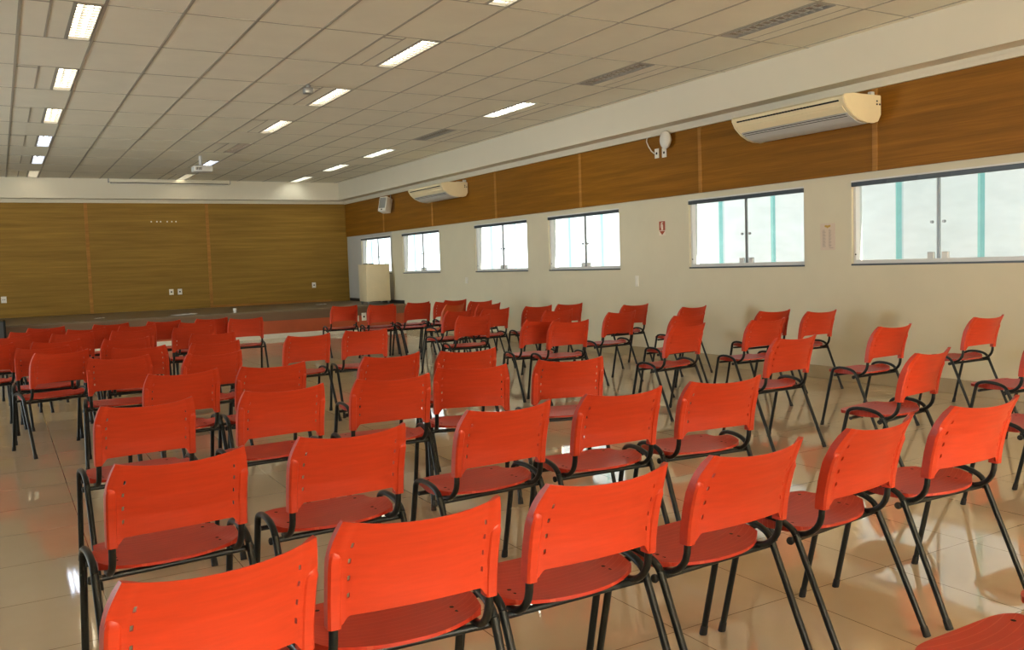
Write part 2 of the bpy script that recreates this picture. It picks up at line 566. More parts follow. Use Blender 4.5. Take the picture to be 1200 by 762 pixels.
# lamps ------------------------------------------------------------
OFF = {('C', -2), ('C', 0), ('C', 4)}
COOL = {('A', 6), ('A', 8), ('B', 8)}
DIM = {('B', 6)}
ORD = ['first', 'second', 'third', 'fourth', 'fifth', 'sixth', 'seventh']
ROWN = {'A': 'row farthest from the windows', 'B': 'middle ceiling row', 'C': 'row nearest the window wall'}
def make_lamp(c, r, tube_mat):
    x0, x1, y0, y1 = lamp_cell(c, r)
    t = empty('ceiling_lamp', ((x0 + x1) / 2, (y0 + y1) / 2, HC))
    w, l = (x1 - x0) / 2, (y1 - y0) / 2
    bm = newbm()   # folded reflector tray, open below
    h = 0.085
    v = [(-w, 0.0), (-w, h * 0.35), (-w * 0.8, h), (w * 0.8, h), (w, h * 0.35), (w, 0.0)]
    A = [bm.verts.new((p[0], -l, p[1])) for p in v]
    B = [bm.verts.new((p[0], l, p[1])) for p in v]
    for i in range(5):
        bm.faces.new((A[i], A[i + 1], B[i + 1], B[i]))
    bm.faces.new(A); bm.faces.new(B)
    tr = finish(bm, 'reflector_tray', M['tray'], t)
    bm = newbm()
    for s in (-1, 1):
        box(bm, s * w - 0.006, s * w + 0.006, -l, l, -0.006, 0.02)
        box(bm, -w, w, s * l - 0.006, s * l + 0.006, -0.006, 0.02)
    finish(bm, 'rim', M['blade'], t)
    for s in (-1, 1):
        bm = newbm()
        sweep(bm, [(s * w * 0.42, -l * 0.94, 0.052), (s * w * 0.42, l * 0.94, 0.052)], 0.014, seg=8)
        finish(bm, 'tube', tube_mat if (tube_mat is not M['dim'] or s < 0) else M['offtube'], t, 60)
    bm = newbm()
    n = 14
    for i in range(n):
        y = -l + (i + 0.5) * 2 * l / n
        box(bm, -w * 0.97, w * 0.97, y - 0.002, y + 0.002, -0.002, 0.0065)
    finish(bm, 'louver', M['blade'], t)
    return t
for c, r in LAMPS:
    if (c, r) == ('A', -2):
        continue
    state = 'off' if (c, r) in OFF else 'cool' if (c, r) in COOL else 'dim' if (c, r) in DIM else 'warm'
    t = make_lamp(c, r, {'off': M['offtube'], 'cool': M['cool'], 'dim': M['dim'], 'warm': M['warmwall'] if (c, r) == ('C', 2) else M['warmfar'] if r in (6, 8) or c == 'C' else M['warm']}[state])
    k = ORD[(r + 2) // 2 - (1 if c == 'A' else 0)]
    adj = {'off': 'unlit', 'cool': 'bluish lit', 'dim': 'half lit brownish', 'warm': 'lit warm'}[state]
    tag(t, '%s louvred ceiling light, %s from the camera in %s' % (adj, k, ROWN[c]), 'ceiling light', 'louvred lights in the tiled ceiling')

# ------------------------------------------------------------------ windows
def make_window(i, y0, y1):
    root = empty('window_%d' % (i + 1), (W, (y0 + y1) / 2, WZ0))
    struct(root)
    L, H = (y1 - y0), WZ1 - WZ0
    hy = L / 2
    def S(bm, name, mat, sm=None):
        return struct(finish(bm, name, mat, root, sm))
    bm = newbm()     # aluminium frame round the opening, set a little into the reveal
    box(bm, 0.030, 0.125, -hy, -hy + 0.030, 0.0, H)
    box(bm, 0.030, 0.125, hy - 0.030, hy, 0.0, H)
    box(bm, 0.030, 0.125, -hy + 0.03, hy - 0.03, 0.012, 0.050)
    box(bm, 0.030, 0.125, -hy + 0.03, hy - 0.03, H - 0.030, H)
    S(bm, 'window_frame', M['alu'])
    bm = newbm(); box(bm, -0.006, 0.16, -hy - 0.004, hy + 0.004, -0.006, 0.012, 0.002, seg=1)
    S(bm, 'sill', M['slate'])
    bm = newbm()
    box(bm, -0.012, 0.028, -hy + 0.004, hy - 0.004, H - 0.058, H - 0.012, 0.006)
    for q in range(6):
        yy = -hy + 0.08 + q * (L - 0.16) / 5
        box(bm, -0.015, -0.010, yy - 0.012, yy + 0.012, H - 0.056, H - 0.014)
    S(bm, 'head_rail', M['slate'])
    bm = newbm(); box(bm, -0.006, 0.02, -hy, hy, H - 0.012, H + 0.004)
    S(bm, 'top_bead', M['alu'])
    inn = hy - 0.030
    # two fixed lights behind, two sliding leaves in front; they overlap at the quarter points
    for a, b, xx in ((-inn, -inn * 0.44, 0.095), (inn * 0.44, inn, 0.095), (-inn * 0.50, -0.006, 0.072), (0.006, inn * 0.50, 0.072)):
        bm = newbm()
        box(bm, xx - 0.004, xx + 0.004, a, b, 0.050, H - 0.030)
        S(bm, 'pane', M['glass'])
    for s in (-1, 1):
        bm = newbm()     # ground edges of the glass, where the leaves lap
        box(bm, 0.060, 0.066, s * inn * 0.47 - 0.032, s * inn * 0.47 + 0.032, 0.050, H - 0.030)
        S(bm, 'lap_strip', M['glasslap'])
        bm = newbm()
        box(bm, 0.062, 0.080, s * 0.009 - 0.006, s * 0.009 + 0.006, 0.050, H - 0.030)
        S(bm, 'meeting_edge', M['grey'])
        bm = newbm()
        box(bm, 0.050, 0.088, s * 0.075 - 0.032, s * 0.075 + 0.032, 0.046, 0.112, 0.006)
        S(bm, 'lock', M['alu'])
        bm = newbm()
        sweep(bm, [(0.050, s * 0.062, H * 0.46), (0.072, s * 0.062, H * 0.46)], 0.014, seg=12)
        S(bm, 'finger_pull', M['grey'])
    bm = newbm(); sweep(bm, [(0.028, hy - 0.045 + 0.02, 0.11), (0.034, hy - 0.045 + 0.02, 0.11)], 0.008, seg=10)
    S(bm, 'frame_bolt', M['dark'])
    return root

def lap_mat():
    m = bpy.data.materials.new('lapped_glass')
    m.use_nodes = True
    nt = m.node_tree
    for n in list(nt.nodes):
        nt.nodes.remove(n)
    out = nt.nodes.new('ShaderNodeOutputMaterial')
    tr = nt.nodes.new('ShaderNodeBsdfTransparent')
    nz = noise_chain(nt, 2.0)
    r = ramp(nt, nz.outputs['Fac'], [(0.3, (0.66, 0.88, 0.86)), (0.7, (0.70, 0.90, 0.88))])
    nt.links.new(r.outputs['Color'], tr.inputs['Color'])
    nt.links.new(tr.outputs['BSDF'], out.inputs['Surface'])
    return m
M['glasslap'] = lap_mat()
for i, (a, b) in enumerate(WIN):
    make_window(i, a, b)

# neighbouring white wall and paving outside the windows
bm = newbm(); box(bm, W + 5.0, W + 5.2, -12, D + 18, -0.2, 4.2)
struct(finish(bm, 'wall_outside', M['outer']))
bm = newbm(); box(bm, W + 0.16, W + 5.0, -12, D + 18, -0.2, -0.02)
struct(finish(bm, 'ground_outside', M['asphalt']))
bm = newbm(); box(bm, -16, W + 2.1, -18, YR - 3.0, -0.2, -0.02)
box(bm, -16, XL - 0.2, YR - 3.0, D + 2, -0.2, -0.02)
struct(finish(bm, 'ground_yard', M['outer']))

# ------------------------------------------------------------------ chairs
def prof(z):   # line of the backrest edge: y for height
    pts = [(0.50, -0.153), (0.56, -0.158), (0.62, -0.168), (0.68, -0.184), (0.74, -0.212), (0.80, -0.250), (0.83, -0.272)]
    for (a, ya), (b, yb) in zip(pts[:-1], pts[1:]):
        if z <= b:
            t = (z - a) / (b - a)
            return ya + (yb - ya) * t
    return pts[-1][1]

def hwid(z):
    if z <= 0.70: return 0.2165
    return 0.2165 - 0.0235 * ((z - 0.70) / 0.10) ** 1.5

def backrest_bm():
    bm = newbm()
    us = [-1, -0.965, -0.93, -0.885, -0.84, -0.797, -0.768, -0.70, -0.6, -0.5, -0.4, -0.3, -0.2, -0.1]
    us = us + [0] + [-u for u in us[::-1]]
    slots = [0.738, 0.697, 0.653, 0.609]
    vs = [0.0, 0.06, 0.12]
    zz = []
    for s in slots[::-1]:
        zz += [(s - 0.0065 - 0.556) / (0.796 - 0.556), (s + 0.0065 - 0.556) / (0.796 - 0.556)]
    vs = sorted(set(vs + zz + [0.28, 0.33, 0.47, 0.52, 0.66, 0.71, 0.84, 0.90, 0.95, 1.0]))
    def zb(u):
        a = abs(u)
        if a > 0.86: return 0.527
        if a > 0.78: return 0.527 + (0.86 - a) / 0.08 * 0.026
        return 0.553 + 0.006 * (1 - (a / 0.78) ** 2)
    def zt(u): return 0.781 + 0.019 * abs(u) ** 2.3
    def P(u, v, front):
        z = zb(u) + (zt(u) - zb(u)) * v
        a = abs(u)
        y = prof(z) - 0.042 * (1 - u * u) - 0.004 * max(0.0, min(1.0, (a - 0.84) / 0.045)) * (0 if front else 1)
        th = 0.006 if a < 0.80 else 0.006 + 0.016 * min(1, (a - 0.80) / 0.13)
        if v > 0.9: th *= 1 - 0.35 * (v - 0.9) / 0.1
        return (u * hwid(z), y + (th if front else 0), z)
    nu, nv = len(us), len(vs)
    R = [[bm.verts.new(P(us[i], vs[j], False)) for j in range(nv)] for i in range(nu)]
    F = [[bm.verts.new(P(us[i], vs[j], True)) for j in range(nv)] for i in range(nu)]
    def hole(i, j):
        cu = abs((us[i] + us[i + 1]) / 2)
        if not (0.765 < cu < 0.80): return False
        cv = (vs[j] + vs[j + 1]) / 2
        return any(abs(0.556 + cv * 0.240 - s) < 0.006 for s in slots)
    H = [[hole(i, j) for j in range(nv - 1)] for i in range(nu - 1)]
    def solid(i, j):
        return 0 <= i < nu - 1 and 0 <= j < nv - 1 and not H[i][j]
    for i in range(nu - 1):
        for j in range(nv - 1):
            if H[i][j]: continue
            bm.faces.new((R[i][j], R[i][j + 1], R[i + 1][j + 1], R[i + 1][j]))
            bm.faces.new((F[i][j], F[i + 1][j], F[i + 1][j + 1], F[i][j + 1]))
            if not solid(i - 1, j): bm.faces.new((R[i][j], F[i][j], F[i][j + 1], R[i][j + 1]))
            if not solid(i + 1, j): bm.faces.new((R[i + 1][j], R[i + 1][j + 1], F[i + 1][j + 1], F[i + 1][j]))
            if not solid(i, j - 1): bm.faces.new((R[i][j], R[i + 1][j], F[i + 1][j], F[i][j]))
            if not solid(i, j + 1): bm.faces.new((R[i][j + 1], F[i][j + 1], F[i + 1][j + 1], R[i + 1][j + 1]))
    # raised sockets on the rear face that take the support tubes
    for s in (-1, 1):
        zs = [0.523, 0.56, 0.60, 0.64, 0.68, 0.700, 0.712, 0.720, 0.725]
        out = [0.016, 0.016, 0.016, 0.0165, 0.017, 0.016, 0.012, 0.006, -0.002]
        rings = []
        for z, d in zip(zs, out):
            y = prof(z)
            xi, xo = 0.1845, 0.2178
            if z > 0.70: xi += (z - 0.70) * 0.25; xo -= (z - 0.70) * 0.30
            sec = [(xi, y - 0.004), (xi + 0.001, y - d * 0.7), (xi + 0.006, y - d), (xo - 0.007, y - d), (xo - 0.001, y - d * 0.6), (xo, y + 0.020), (xi, y + 0.020)]
            rings.append([bm.verts.new((s * p[0], p[1], z)) for p in sec])
        n = 7
        for a in range(len(rings) - 1):
            for q in range(n):
                bm.faces.new((rings[a][q], rings[a][(q + 1) % n], rings[a + 1][(q + 1) % n], rings[a + 1][q]))
        bm.faces.new(rings[0]); bm.faces.new(rings[-1])
    return bm

def seat_bm():
    bm = newbm()
    N, K = 28, 16
    def pt(s, t):
        a = abs(s)
        yf = 0.228 - 0.030 * a ** 7
        yr = -0.124 + 0.086 * a ** 2.3
        q = (t + 1) / 2
        y = yf + (yr - yf) * q
        hw = 0.203 + 0.020 * min(1, q * 1.6)
        bump = math.exp(-((y - 0.035) / 0.082) ** 2)
        x = s * (hw + 0.0075 * bump)
        zb = 0.4360 + 0.003 * t * t - 0.006 * (1 - s * s) * (1 - abs(t + 0.1) ** 2) - 0.010
        z = 0.4360 + 0.003 * t * t - 0.006 * (1 - s * s) * (1 - abs(t + 0.1) ** 2) + 0.003 * max(0, -t) ** 3 + 0.026 * bump * a ** 6
        return x, y, z, zb
    T = [[None] * (K + 1) for _ in range(N + 1)]
    B = [[None] * (K + 1) for _ in range(N + 1)]
    for i in range(N + 1):
        for j in range(K + 1):
            s, t = -1 + 2 * i / N, -1 + 2 * j / K
            x, y, z, zb = pt(s, t)
            T[i][j] = bm.verts.new((x, y, z))
            B[i][j] = bm.verts.new((x * 0.994, y, zb - 0.004 * abs(s) ** 6))
    for i in range(N):
        for j in range(K):
            bm.faces.new((T[i][j], T[i + 1][j], T[i + 1][j + 1], T[i][j + 1]))
            bm.faces.new((B[i][j], B[i][j + 1], B[i + 1][j + 1], B[i + 1][j]))
    for i in range(N):
        bm.faces.new((T[i][0], B[i][0], B[i + 1][0], T[i + 1][0]))
        bm.faces.new((T[i][K], T[i + 1][K], B[i + 1][K], B[i][K]))
    for j in range(K):
        bm.faces.new((T[0][j], T[0][j + 1], B[0][j + 1], B[0][j]))
        bm.faces.new((T[N][j], B[N][j], B[N][j + 1], T[N][j + 1]))
    # screw holes near the rear corners
    for s in (-1, 1):
        for (hx, hy) in ((0.165, 0.020), (0.168, -0.012), (0.160, 0.185)):
            vs = [bm.verts.new((s * hx + 0.007 * math.cos(k * math.pi / 4), hy + 0.007 * math.sin(k * math.pi / 4), 0.4385)) for k in range(8)]
            bm.faces.new(vs).material_index = 1
    return bm

RAIL = [(0.134, 0.437), (0.128, 0.449), (0.116, 0.459), (0.096, 0.466), (0.070, 0.4705), (0.030, 0.4705), (-0.005, 0.467), (-0.035, 0.460), (-0.056, 0.451), (-0.070, 0.441), (-0.080, 0.428)]
def make_chair(body, seatm):
    t = empty('stacking_chair', (0, 0, 0))
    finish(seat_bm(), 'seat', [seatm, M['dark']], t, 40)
    finish(backrest_bm(), 'backrest', body, t, 32)
    X = 0.2445
    for s in (-1, 1):
        bm = newbm()
        sweep(bm, [(s * X, y, z) for y, z in RAIL], 0.0125, 0.0105, 10, (1, 0, 0))
        finish(bm, 'side_rail', M['black'], t, 50)
        for (a, b) in ((RAIL[0], (0.2355, 0.008)), (RAIL[-1], (-0.2675, 0.008))):
            bm = newbm()
            p0, p1 = Vector((s * X, a[0], a[1])), Vector((s * (X + 0.001), b[0], b[1]))
            sweep(bm, [p0, p0.lerp(p1, 0.5), p1], 0.0125, 0.0105, 10, (1, 0, 0))
            lg = finish(bm, 'leg', M['black'], t, 50)
            bm = newbm()
            d = (p1 - p0).normalized()
            e = p1 + d * (p1.z - 0.0) / abs(d.z)
            sweep(bm, [p1 - d * 0.028, p1 - d * 0.022, e - d * 0.004, e], 0.0148, 0.0128, 10, (1, 0, 0), scale=[0.9, 0.98, 1.04, 1.0])
            finish(bm, 'foot_cap', M['rubber'], lg, 50)
        bm = newbm()
        pts = [(-0.040, 0.4165), (-0.070, 0.4180), (-0.092, 0.4250), (-0.112, 0.4370), (-0.129, 0.4530), (-0.141, 0.4720), (-0.148, 0.4950), (-0.151, 0.5250), (-0.156, 0.5750)]
        sweep(bm, [(s * 0.2005, y, z) for y, z in pts], 0.0115, 0.0105, 10, (1, 0, 0))
        finish(bm, 'back_support', M['black'], t, 50)
    bm = newbm(); sweep(bm, [(-0.257, -0.067, 0.4075), (0.257, -0.067, 0.4075)], 0.0105, seg=12)
    cb = finish(bm, 'crossbar', M['black'], t, 50)
    for s in (-1, 1):
        bm = newbm()
        sweep(bm, [(s * 0.254, -0.067, 0.4075), (s * 0.258, -0.067, 0.4075), (s * 0.262, -0.067, 0.4075), (s * 0.264, -0.067, 0.4075)], 0.0135, seg=12, scale=[1, 1, 0.9, 0.6])
        finish(bm, 'end_cap', M['rubber'], cb, 50)
    bm = newbm(); sweep(bm, [(-0.240, 0.118, 0.4060), (0.240, 0.118, 0.4060)], 0.0095, seg=12)
    finish(bm, 'crossbar', M['black'], t, 50)
    return t

CH = [
('C1',0.316,2.004,8.0),('C2',0.836,2.092,-4.0),('C3',1.357,2.100,0.5),('C4',1.886,2.098,3.1),
('C5',2.466,2.127,7.1),('C6',3.110,2.145,-1.4),('D1',0.441,3.107,4.3),('D2',1.029,3.153,1.7),
('D3',1.716,3.255,2.4),('D4',2.315,3.261,-3.3),('D5',2.898,3.237,-6.9),('D6',4.684,4.455,1.5),
('D7',4.438,3.286,8.7),('E1',5.834,4.534,1.6),('E2',7.032,4.525,-1.0),('F1',2.924,4.481,-16.9),
('F2',2.341,4.567,-21.2),('F3',2.713,5.454,-7.2),('F4',1.757,4.467,-5.4),('F5',2.165,5.554,3.0),
('F6',2.925,7.927,-4.5),('F7',2.304,7.801,5.6),('I1',1.408,5.583,1.5),('I2',1.159,4.468,1.9),
('L0',0.525,4.437,3.9),('L1',0.884,5.605,3.3),('L2',0.732,6.984,-6.2),('L3',0.327,7.853,15.9),
('L4',0.303,8.522,-3.2),('L5',-0.160,9.286,12.8),('L6',0.394,9.225,8.5),('L7',0.594,10.359,9.7),
('L8',0.053,10.401,0.0),('L9',0.245,11.216,7.0),('L10',0.405,11.874,12.6),('L11',0.792,11.060,7.0),
('L12',1.120,11.848,7.3),('L13',1.325,11.115,7.0),('L14',1.176,10.229,2.3),('L15',0.949,8.942,8.2),
('L16',0.970,7.798,-6.5),('L17',1.727,11.833,5.4),('L18',2.026,11.138,-3.0),('L19',1.796,10.145,-2.5),
('L20',2.281,11.769,6.9),('L21',2.647,11.344,-3.3),('L22',1.743,8.889,-1.8),('L23',1.497,7.745,5.9),
('L24',1.262,6.702,8.5),('M1',4.618,13.307,-2.5),('M2',4.908,12.448,-2.5),('M3',5.135,13.049,-5.7),
('M4',5.471,12.471,2.7),('M5',5.755,13.130,4.6),('M6',6.160,12.800,-8.5),('M7',6.491,13.249,0.8),
('M8',5.605,11.658,22.3),('M9',4.895,10.076,14.6),('M10',4.618,9.004,-2.8),('M11',6.481,12.360,2.4),
('M12',6.080,11.403,9.6),('M13',5.466,10.066,3.1),('N1',6.114,10.038,-3.0),('N2',6.634,10.087,-0.6),
('N3',5.689,8.934,1.9),('N4',4.625,7.585,-2.3),('N5',4.728,7.228,-5.2),('N6',5.861,7.955,3.9),
('N7',6.910,9.028,0.6),('O1',6.913,7.973,4.8),('O2',5.851,6.858,2.0),('O3',4.989,5.903,5.5),
('P1',6.818,6.620,-5.3),('P2',5.833,5.791,-1.3),('P3',6.978,6.177,-2.2),('E3',5.862,3.371,-1.4),
('G',4.608,2.561,1.0),('A0',1.950,1.035,0.0),('B0',2.470,1.090,0.0),
]
# which row and seat each chair takes: block (a = away from the windows, w = window side)
ROWS_A = [['C1', 'C2', 'C3', 'C4', 'C5', 'C6'], ['D1', 'D2', 'D3', 'D4', 'D5'], ['L0', 'I2', 'F4', 'F2', 'F1'], ['L1', 'I1', 'F5', 'F3'],
          ['L2', 'L24'], ['L3', 'L16', 'L23', 'F7', 'F6'], ['L4', 'L15', 'L22'], ['L5', 'L6'], ['L8', 'L7', 'L14', 'L19'],
          ['L9', 'L11', 'L13', 'L18', 'L21'], ['L10', 'L12', 'L17', 'L20']]
ROWS_W = [['D7', 'E3'], ['D6', 'E1', 'E2'], ['O3', 'P2', 'P3'], ['O2', 'P1'], ['N5'], ['N4', 'N6', 'O1'], ['M10', 'N3', 'N7'],
          ['M9', 'M13', 'N1', 'N2'], ['M8', 'M12'], ['M2', 'M4', 'M6', 'M11'], ['M1', 'M3', 'M5', 'M7']]
NUM = ['first', 'second', 'third', 'fourth', 'fifth', 'sixth', 'seventh', 'eighth', 'ninth', 'tenth', 'eleventh', 'twelfth']
LAB = {}
for rows, side in ((ROWS_A, 'a'), (ROWS_W, 'w')):
    for ri, row in enumerate(rows):
        n = len(row)
        for k, nm in enumerate(row):
            if side == 'a':
                seat = 'aisle end' if k == n - 1 else '%s from aisle' % NUM[n - 1 - k]
                LAB[nm] = 'red chair, %s row from the camera, %s, block across the aisle from windows' % (NUM[ri], seat)
            else:
                seat = 'aisle end' if k == 0 else '%s from aisle' % NUM[k]
                LAB[nm] = 'red chair, %s row from the camera, %s, block beside the windows' % (NUM[ri], seat)
LAB['M8'] = 'paler orange chair turned askew, behind crossed chairs of the window block'
LAB['A0'] = 'red chair at the very bottom corner, only the seat front showing'
LAB['B0'] = 'red chair cut by the frame, only a seat corner showing low down'
LAB['G'] = 'red chair cut by the frame, seat edge and two front legs showing'
LAB['E3'] = 'red chair cut by the frame, half the seat showing before the wall'
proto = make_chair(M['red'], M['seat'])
first = True
for nm, x, y, th in CH:
    if first:
        o = proto; first = False
    else:
        o = copy_tree(proto)
    o.location = (x, y, 0)
    o.rotation_euler = (0, 0, rad(th))
    tag(o, LAB[nm], 'chair', 'red stacking chairs set out in rows')
    if nm == 'M8':
        for ch in o.children:
            if ch.name.startswith(('backrest', 'seat')):
                ch.data = ch.data.copy()
                ch.data.materials[0] = M['orange']

# ------------------------------------------------------------------ air conditioners
def make_ac(y0, length, label):
    t = empty('air_conditioner', (W - 0.03, y0 + length / 2, 2.62))
    hl = length / 2
    # side profile, x from the wall (negative = into the room), z from the low rim
    pr = [(-0.010, 0.085), (-0.010, 0.275), (-0.43, 0.275), (-0.535, 0.262), (-0.562, 0.240), (-0.560, 0.215), (-0.515, 0.140), (-0.43, 0.070), (-0.33, 0.022), (-0.24, 0.004), (-0.120, 0.000), (-0.050, 0.020)]
    bm = newbm(); prism(bm, [(x * 0.99, 0.008 + z * 0.96) for x, z in pr], 'y', -hl + 0.03, hl - 0.03)
    body = finish(bm, 'casing', M['acbody'], t, 40)
    for s in (-1, 1):
        bm = newbm()
        a, b = s * (hl - 0.032), s * hl
        prism(bm, pr, 'y', min(a, b), max(a, b))
        bmesh.ops.bevel(bm, geom=list(bm.edges), offset=0.006, segments=2, affect='EDGES')
        finish(bm, 'end_cap', M['acbody'], t, 40)
    def strip(q0, q1, y0_, y1_, lift, mat, name, par=t):
        # a strip lying on the front-lower curve between two fractions of the profile
        def at(q):
            cur = [(-0.560, 0.225), (-0.515, 0.140), (-0.43, 0.070), (-0.33, 0.022), (-0.24, 0.004), (-0.10, 0.000)]
            f = q * (len(cur) - 1); i = min(int(f), len(cur) - 2); u = f - i
            p = Vector(cur[i]).lerp(Vector(cur[i + 1]), u)
            d = (Vector(cur[i + 1]) - Vector(cur[i])).normalized()
            nrm = Vector((-d.y, d.x)); nrm = nrm if nrm.y < 0 or nrm.x < 0 else -nrm
            return p, nrm
        bm = newbm()
        n = 8
        lo, hi = [], []
        for k in range(n + 1):
            p, nn = at(q0 + (q1 - q0) * k / n)
            lo.append(p - nn * 0.02); hi.append(p + nn * lift)
        poly = [tuple(p) for p in hi] + [tuple(p) for p in lo[::-1]]
        prism(bm, poly, 'y', y0_, y1_)
        return finish(bm, name, mat, par)
    g = strip(0.34, 0.90, -hl + 0.05, hl - 0.05, 0.004, M['acgrill'], 'intake_grille')
    for q in (0.36, 0.41):
        strip(q, q + 0.014, -hl + 0.07, hl - 0.07, 0.0055, M['dark'], 'slot', g)
    lv = strip(0.17, 0.31, -hl + 0.05, hl - 0.05, 0.003, M['acbody'], 'outlet_flap')
    bm = newbm()
    n = 34
    for k in range(n):
        w_ = (length - 0.14) / n
        yy = -hl + 0.07 + k * w_
        box(bm, -0.5600, -0.5300, yy, yy + w_ * (0.97 if k < 8 else 0.72), 0.196, 0.209)
    finish(bm, 'air_outlet', M['dark'], t)
    for s in (-1, 1):
        bm = newbm()
        box(bm, -0.20, 0.0, s * (hl - 0.10) - 0.015, s * (hl - 0.10) + 0.015, 0.272, 0.290)
        box(bm, -0.055, 0.0, s * (hl - 0.10) - 0.02, s * (hl - 0.10) + 0.02, 0.272, 0.325)
        finish(bm, 'bracket', M['alu'], t)
    bm = newbm()
    for (xx, zz) in ((-0.075, 0.185), (-0.035, 0.185), (-0.075, 0.215)):
        box(bm, xx - 0.01, xx + 0.01, -hl - 0.003, -hl + 0.002, zz - 0.008, zz + 0.008)
    finish(bm, 'knockout', M['dark'], t)
    tag(t, label, 'air conditioner', 'ceiling air conditioners on the wood band')
make_ac(5.77, 1.50, 'cream air conditioner above the nearest window, beside the round wall speaker')
make_ac(14.65, 1.50, 'cream air conditioner on the wood band far along, by the boxy white speaker')

# ------------------------------------------------------------------ small things on the right wall and ceiling
# boxy loudspeaker tilted down
t = empty('loudspeaker', (7.47, 18.25, 2.735), rot=(rad(0), rad(16), rad(28)))
bm = newbm(); box(bm, -0.10, 0.10, -0.11, 0.11, -0.165, 0.165, 0.018, seg=3)
finish(bm, 'cabinet', M['white'], t, 40)
bm = newbm(); box(bm, -0.108, -0.097, -0.085, 0.085, -0.10, 0.140, 0.004)
gr = finish(bm, 'grille', M['mesh'], t, 40)
bm = newbm(); box(bm, -0.106, -0.098, -0.02, 0.02, -0.142, -0.118)
finish(bm, 'badge', M['dark'], t)
bm = newbm(); sweep(bm, [(0.09, 0, 0.05), (0.16, 0.02, 0.12), (0.17, 0.03, 0.30)], 0.014, seg=8)
finish(bm, 'bracket', M['grey'], t, 50)
tag(t, 'boxy white loudspeaker tilted down from the wood band above the lectern', 'loudspeaker')

# oval wall speaker
t = empty('wall_speaker', (W - 0.03, 8.955, 2.895))
bm = newbm()
tmp = bmesh.new(); bmesh.ops.create_uvsphere(tmp, u_segments=24, v_segments=14, radius=1.0)
merge(bm, tmp, 0, Matrix.Translation((-0.075, 0, 0)) @ Matrix.Diagonal((0.052, 0.098, 0.118, 1)))
finish(bm, 'shell', M['white'], t, 60)
bm = newbm(); sweep(bm, [(-0.04, 0, 0.0), (0.0, 0, 0.0)], 0.035, seg=14)
finish(bm, 'mount', M['white'], t, 50)
tag(t, 'oval white speaker on the wood band above two outlets', 'wall speaker')

def plate(name, loc, w, h, normal, label, cat, group=None, face='socket', mat=None):
    """wall plate; normal 'x' faces -x (right wall), 'y' faces -y (back wall)"""
    t = empty(name, loc, rz=0 if normal == 'y' else rad(-90))
    bm = newbm(); box(bm, -w / 2, w / 2, -0.010, 0.0, -h / 2, h / 2, 0.003)
    finish(bm, 'cover_plate', mat or M['white'], t, 40)
    bm = newbm()
    if face == 'socket':
        for dx in (-0.18, 0.18):
            sweep(bm, [(dx * w, -0.0115, 0.0), (dx * w, -0.008, 0.0)], w * 0.09, seg=8)
        finish(bm, 'socket', M['dark'], t)
    elif face == 'hole':
        sweep(bm, [(0, -0.0115, 0), (0, -0.008, 0)], w * 0.2, seg=10)
        finish(bm, 'socket', M['dark'], t)
    else:
        box(bm, -w * 0.22, w * 0.22, -0.014, -0.008, -h * 0.28, h * 0.28, 0.002)
        finish(bm, 'rocker', M['white'], t)
    return tag(t, label, cat, group)
XW = W - 0.030
plate('wall_outlet', (XW, 9.214, 2.752), 0.085, 0.125, 'x', 'white outlet with a plugged cable on the wood band', 'outlet', face='hole')
plate('wall_outlet', (XW, 9.066, 2.745), 0.085, 0.125, 'x', 'white plate under the oval speaker, no cable plugged in', 'outlet', face='hole')
bm = newbm()
sweep(bm, [(XW - 0.018, 9.25, 2.755), (XW - 0.035, 9.29, 2.79), (XW - 0.025, 9.36, 2.86), (XW - 0.02, 9.405, 2.93), (XW - 0.02, 9.40, 2.965), (XW - 0.03, 9.36, 2.985), (XW - 0.035, 9.30, 2.982)], 0.008, seg=8)
tag(finish(bm, 'cable', M['white'], None, 60), 'white cable curling from the outlet up to the cornice', 'cable')
bm = newbm(); box(bm, XW - 0.006, XW + 0.001, 9.93, 9.97, 2.595, 2.606)
plate('light_switch', (W, 9.735, 1.057), 0.075, 0.150, 'x', 'white switch plate on the wall below the red sign', 'switch', face='rocker')
plate('light_switch', (W, 14.90, 1.070), 0.105, 0.115, 'x', 'faint white switch plate on the wall left of the far windows', 'switch', face='rocker')
bm.free()
YW = D - 0.035
plate('wall_outlet', (0.085, YW, 0.951), 0.10, 0.135, 'y', 'white outlet low on the back wood wall, edge of the picture', 'outlet', face='socket')
plate('wall_outlet', (3.42, YW, 0.967), 0.095, 0.130, 'y', 'left one of the two white outlets on the middle wood panel', 'outlet', face='hole')
plate('wall_outlet', (3.605, YW, 0.966), 0.095, 0.130, 'y', 'right one of the two white outlets on the middle wood panel', 'outlet', face='hole')
plate('wall_outlet', (6.77, YW, 0.988), 0.095, 0.130, 'y', 'white outlet on the wood panel beside the lectern', 'outlet', face='hole')
plate('wall_outlet', (6.715, SY - 0.006, 0.330), 0.105, 0.165, 'y', 'white outlet on the red front of the stage', 'outlet', face='hole')
plate('wall_outlet', (6.575, SY - 0.006, 0.300), 0.055, 0.130, 'y', 'brownish plate beside the white outlet on the stage front', 'outlet', face='rocker', mat=M['acbody'])
for i, xx in enumerate((3.08, 3.20, 3.28, 3.42, 3.52, 3.61)):
    bm = newbm(); sweep(bm, [(xx, YW - 0.006, 2.572), (xx, YW + 0.002, 2.572)], 0.017, seg=10)
    tag(finish(bm, 'wall_plug', M['white'], None, 60), 'tiny white plug in the row high on the middle wood panel', 'wall plug', 'white plugs high on the back panel')

